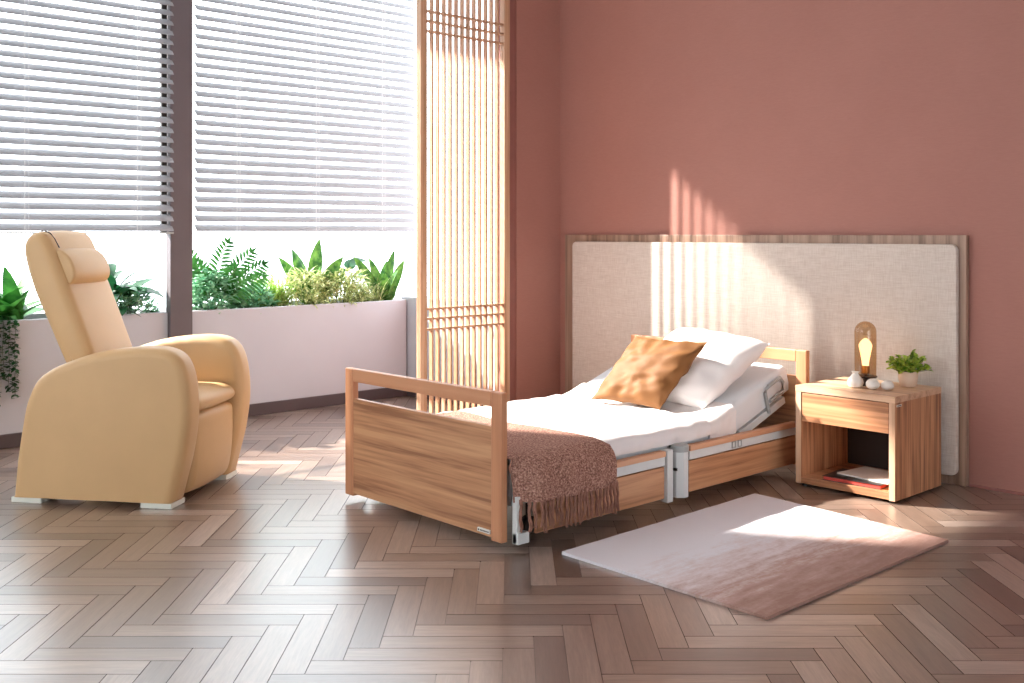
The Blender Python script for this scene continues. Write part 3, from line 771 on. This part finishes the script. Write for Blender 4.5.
plant('agave_plant', 'spiky plant with pointed upright leaves at the right end by the screen', 'plant', (4.44, 6.10, ZS),
      [('foliage', strapplant(6, [(0, 1.5, .30), (PI, 1.05, .32), (PI, 1.3, .27), (0, 1.25, .26), (-.6, 1.1, .22), (PI + .5, .85, .2), (1.5, 1.2, .26), (-1.4, 1.1, .2), (2.4, 1.0, .24), (.2, .95, .12)], .062), M['lf_strap']), ('stem', tube(newbm(), [(0, 0, -.02), (0, 0, .03)], .012, 6), M['stem'])])
# nightstand plant
px_, py_ = 4.55, 2.262
pp = thing('potted_plant', 'small bushy green plant in a cream pot on the nightstand', 'potted plant', (px_, py_, TZ))
bm = newbm(); lathe(bm, [(.030, 0), (.036, .008), (.043, .045), (.043, .07), (.040, .07), (.038, .058)], 0, 0, 28); obj('pot', bm, M['pot'], pp, local=True, smooth=True)
bm = newbm(); lathe(bm, [(.037, .055), (.037, .062)], 0, 0, 20); obj('soil', bm, M['soil'], pp, local=True)
bm = newbm(); sb = newbm(); rr = random.Random(9)
for k in range(95):
    a = rr.random() * 2 * PI; e = rr.uniform(.15, 1.5); L = rr.uniform(.05, .105)
    q = Vector((math.cos(a) * math.cos(e), math.sin(a) * math.cos(e), math.sin(e) * .9)) * L + Vector((0, 0, .066))
    tube(sb, [(0, 0, .06), q], .0012, 4)
    for m_ in range(6):
        tt = rr.uniform(.5, 1); leaf(bm, Vector((0, 0, .066)).lerp(q, tt), a + rr.uniform(-1.6, 1.6), rr.uniform(-.3, 1.1), rr.uniform(.020, .032), .019, .4, 4, .2, 'ovate', rr.uniform(-.5, .5))
obj('foliage', bm, leafmat('fresh green leaf', (96, 156, 44), (216, 228, 104), 60, .35), pp, local=True, smooth=True, angle=180); obj('stem', sb, M['stem'], pp, local=True)

# ------------------------------------------------------------------ rug
def rug():
    bm = newbm(); nx, ny = 60, 44; cs = [(2.689, 2.632), (2.680, 1.770), (3.85, 1.757), (3.915, 2.648)]
    for z, fl in ((.011, 0), (.001, 1)):
        g = []
        for i in range(nx + 1):
            row = []
            for j in range(ny + 1):
                a, b = i / nx, j / ny
                x = (cs[1][0] * (1 - a) + cs[2][0] * a) * (1 - b) + (cs[0][0] * (1 - a) + cs[3][0] * a) * b
                y = (cs[1][1] * (1 - a) + cs[2][1] * a) * (1 - b) + (cs[0][1] * (1 - a) + cs[3][1] * a) * b
                edge = min(a, 1 - a) < .001 or min(b, 1 - b) < .001
                row.append(bm.verts.new((x, y, (z + (.0012 * noise.noise(Vector((x * 12, y * 12, 0))) if not fl else 0)))))
            g.append(row)
        for r0, r1 in zip(g, g[1:]): bridge(bm, r0, r1, closed=False)
        if fl:
            per = lambda G: [G[i][0] for i in range(nx + 1)] + [G[nx][j] for j in range(1, ny + 1)] + [G[i][ny] for i in range(nx - 1, -1, -1)] + [G[0][j] for j in range(ny - 1, 0, -1)]
            bridge(bm, per(top), per(g))
        top = g
    return bm
t = NT('ombre rug pile')
g = t.add('ShaderNodeNewGeometry'); sx = t.add('ShaderNodeSeparateXYZ'); t.link(g.outputs['Position'], sx.inputs[0])
n1 = t.noise(t.coord((5, 22, 5)), 1, 5, .7); n2 = t.noise(t.coord((60, 60, 60)), 1, 3, .7)
val = t.math('ADD', t.math('ADD', sx.outputs['Y'], t.math('MULTIPLY', t.math('SUBTRACT', n1, .5), .55)), t.math('MULTIPLY', t.math('SUBTRACT', n2, .5), .18))
mr = t.add('ShaderNodeMapRange'); mr.inputs[1].default_value = 1.78; mr.inputs[2].default_value = 2.32; t.link(val, mr.inputs[0])
t.link(t.ramp(mr.outputs[0], [(0, lin(158, 122, 110)), (.35, lin(184, 152, 142)), (.7, lin(218, 204, 204)), (1, lin(230, 228, 234))]), t.b.inputs['Base Color'])
t.b.inputs['Roughness'].default_value = 1; t.bump(n2, .4, .002)
tag(obj('rug', rug(), t.m, smooth=True), 'pale rectangular rug fading to dusty brown, on the herringbone floor by the bed', 'rug')

# ------------------------------------------------------------------ recliner (local: x forward, y to its left, z up)
ang = math.atan2(-.79, .61)
ch = thing('recliner_chair', 'cream leather recliner with rounded arms and a tall reclined back', 'armchair', (1.937, 4.162, 0), ang)
arm = [(-.737, .034), (-.735, .06), (-.72, .2), (-.69, .38), (-.667, .455), (-.63, .522), (-.565, .57), (-.48, .606), (-.345, .648), (-.2, .668), (-.115, .672), (-.047, .666), (.005, .645), (.038, .605), (.06, .539), (.070, .455), (.070, .372), (.060, .288), (.044, .204), (.022, .12), (.004, .05), (.000, .036), (-.004, .028), (-.012, .025), (-.1, .024), (-.3, .024), (-.5, .024), (-.65, .024), (-.722, .024), (-.732, .027)]
for v0 in (0, .53):
    obj('armrest', slab(arm, v0, v0 + .135, .042, 7, 4, flat=.034), M['leather'], ch, local=True, smooth=True, angle=75)
    for u0, u1 in ((-.74, -.60), (-.145, -.005)):
        obj('foot_pad', bx(u0, u1, v0 + .004, v0 + .125, 0, .0235, bev=.003), M['pad'], ch, local=True)
seat = [(-.50, .385), (-.50, .44), (-.3, .455), (-.1, .462), (-.01, .458), (.035, .440), (.05, .413), (.035, .388), (-.01, .378), (-.2, .372), (-.4, .372)]
obj('seat_cushion', slab(seat, .137, .528, .03, 5, 4, bulge=.004, mid=6), M['leather'], ch, local=True, smooth=True, angle=75)
leg = [(.028, .368), (.04, .30), (.038, .2), (.026, .1), (.004, .045), (-.04, .025), (-.10, .03), (-.13, .08), (-.13, .22), (-.13, .35), (-.06, .369)]
obj('leg_rest', slab(leg, .140, .525, .03, 5, 4, bulge=.006, mid=6), M['leather'], ch, local=True, smooth=True, angle=75)
obj('chassis', bx(-.62, -.14, .136, .529, .08, .37, bev=.01), M['black'], ch, local=True)
back = [(-.395, .46), (-.445, .60), (-.50, .74), (-.565, .90), (-.615, 1.02), (-.645, 1.09), (-.675, 1.14), (-.715, 1.158), (-.76, 1.145), (-.788, 1.10), (-.782, 1.03), (-.74, .90), (-.675, .76), (-.60, .60), (-.535, .47), (-.48, .42), (-.42, .42)]
obj('backrest', slab(back, .138, .527, .05, 7, 4, bulge=.006, mid=6), M['leather'], ch, local=True, smooth=True, angle=75)
hd = [(-.592, .925), (-.570, .93), (-.552, .955), (-.552, .99), (-.572, 1.035), (-.606, 1.068), (-.638, 1.080), (-.655, 1.07), (-.650, 1.045), (-.628, .98), (-.608, .935)]
hr = obj('headrest_pillow', slab(hd, .175, .47, .012, 4, 4, bulge=.004, mid=4), M['leather'], ch, local=True, smooth=True, angle=75)
bm = tube(newbm(), [(-.640, .20, 1.087), (-.662, .20, 1.125), (-.685, .20, 1.152), (-.715, .20, 1.164), (-.748, .20, 1.150), (-.768, .20, 1.12)], .0025, 6)
obj('strap', bm, M['dark'], hr, local=True)
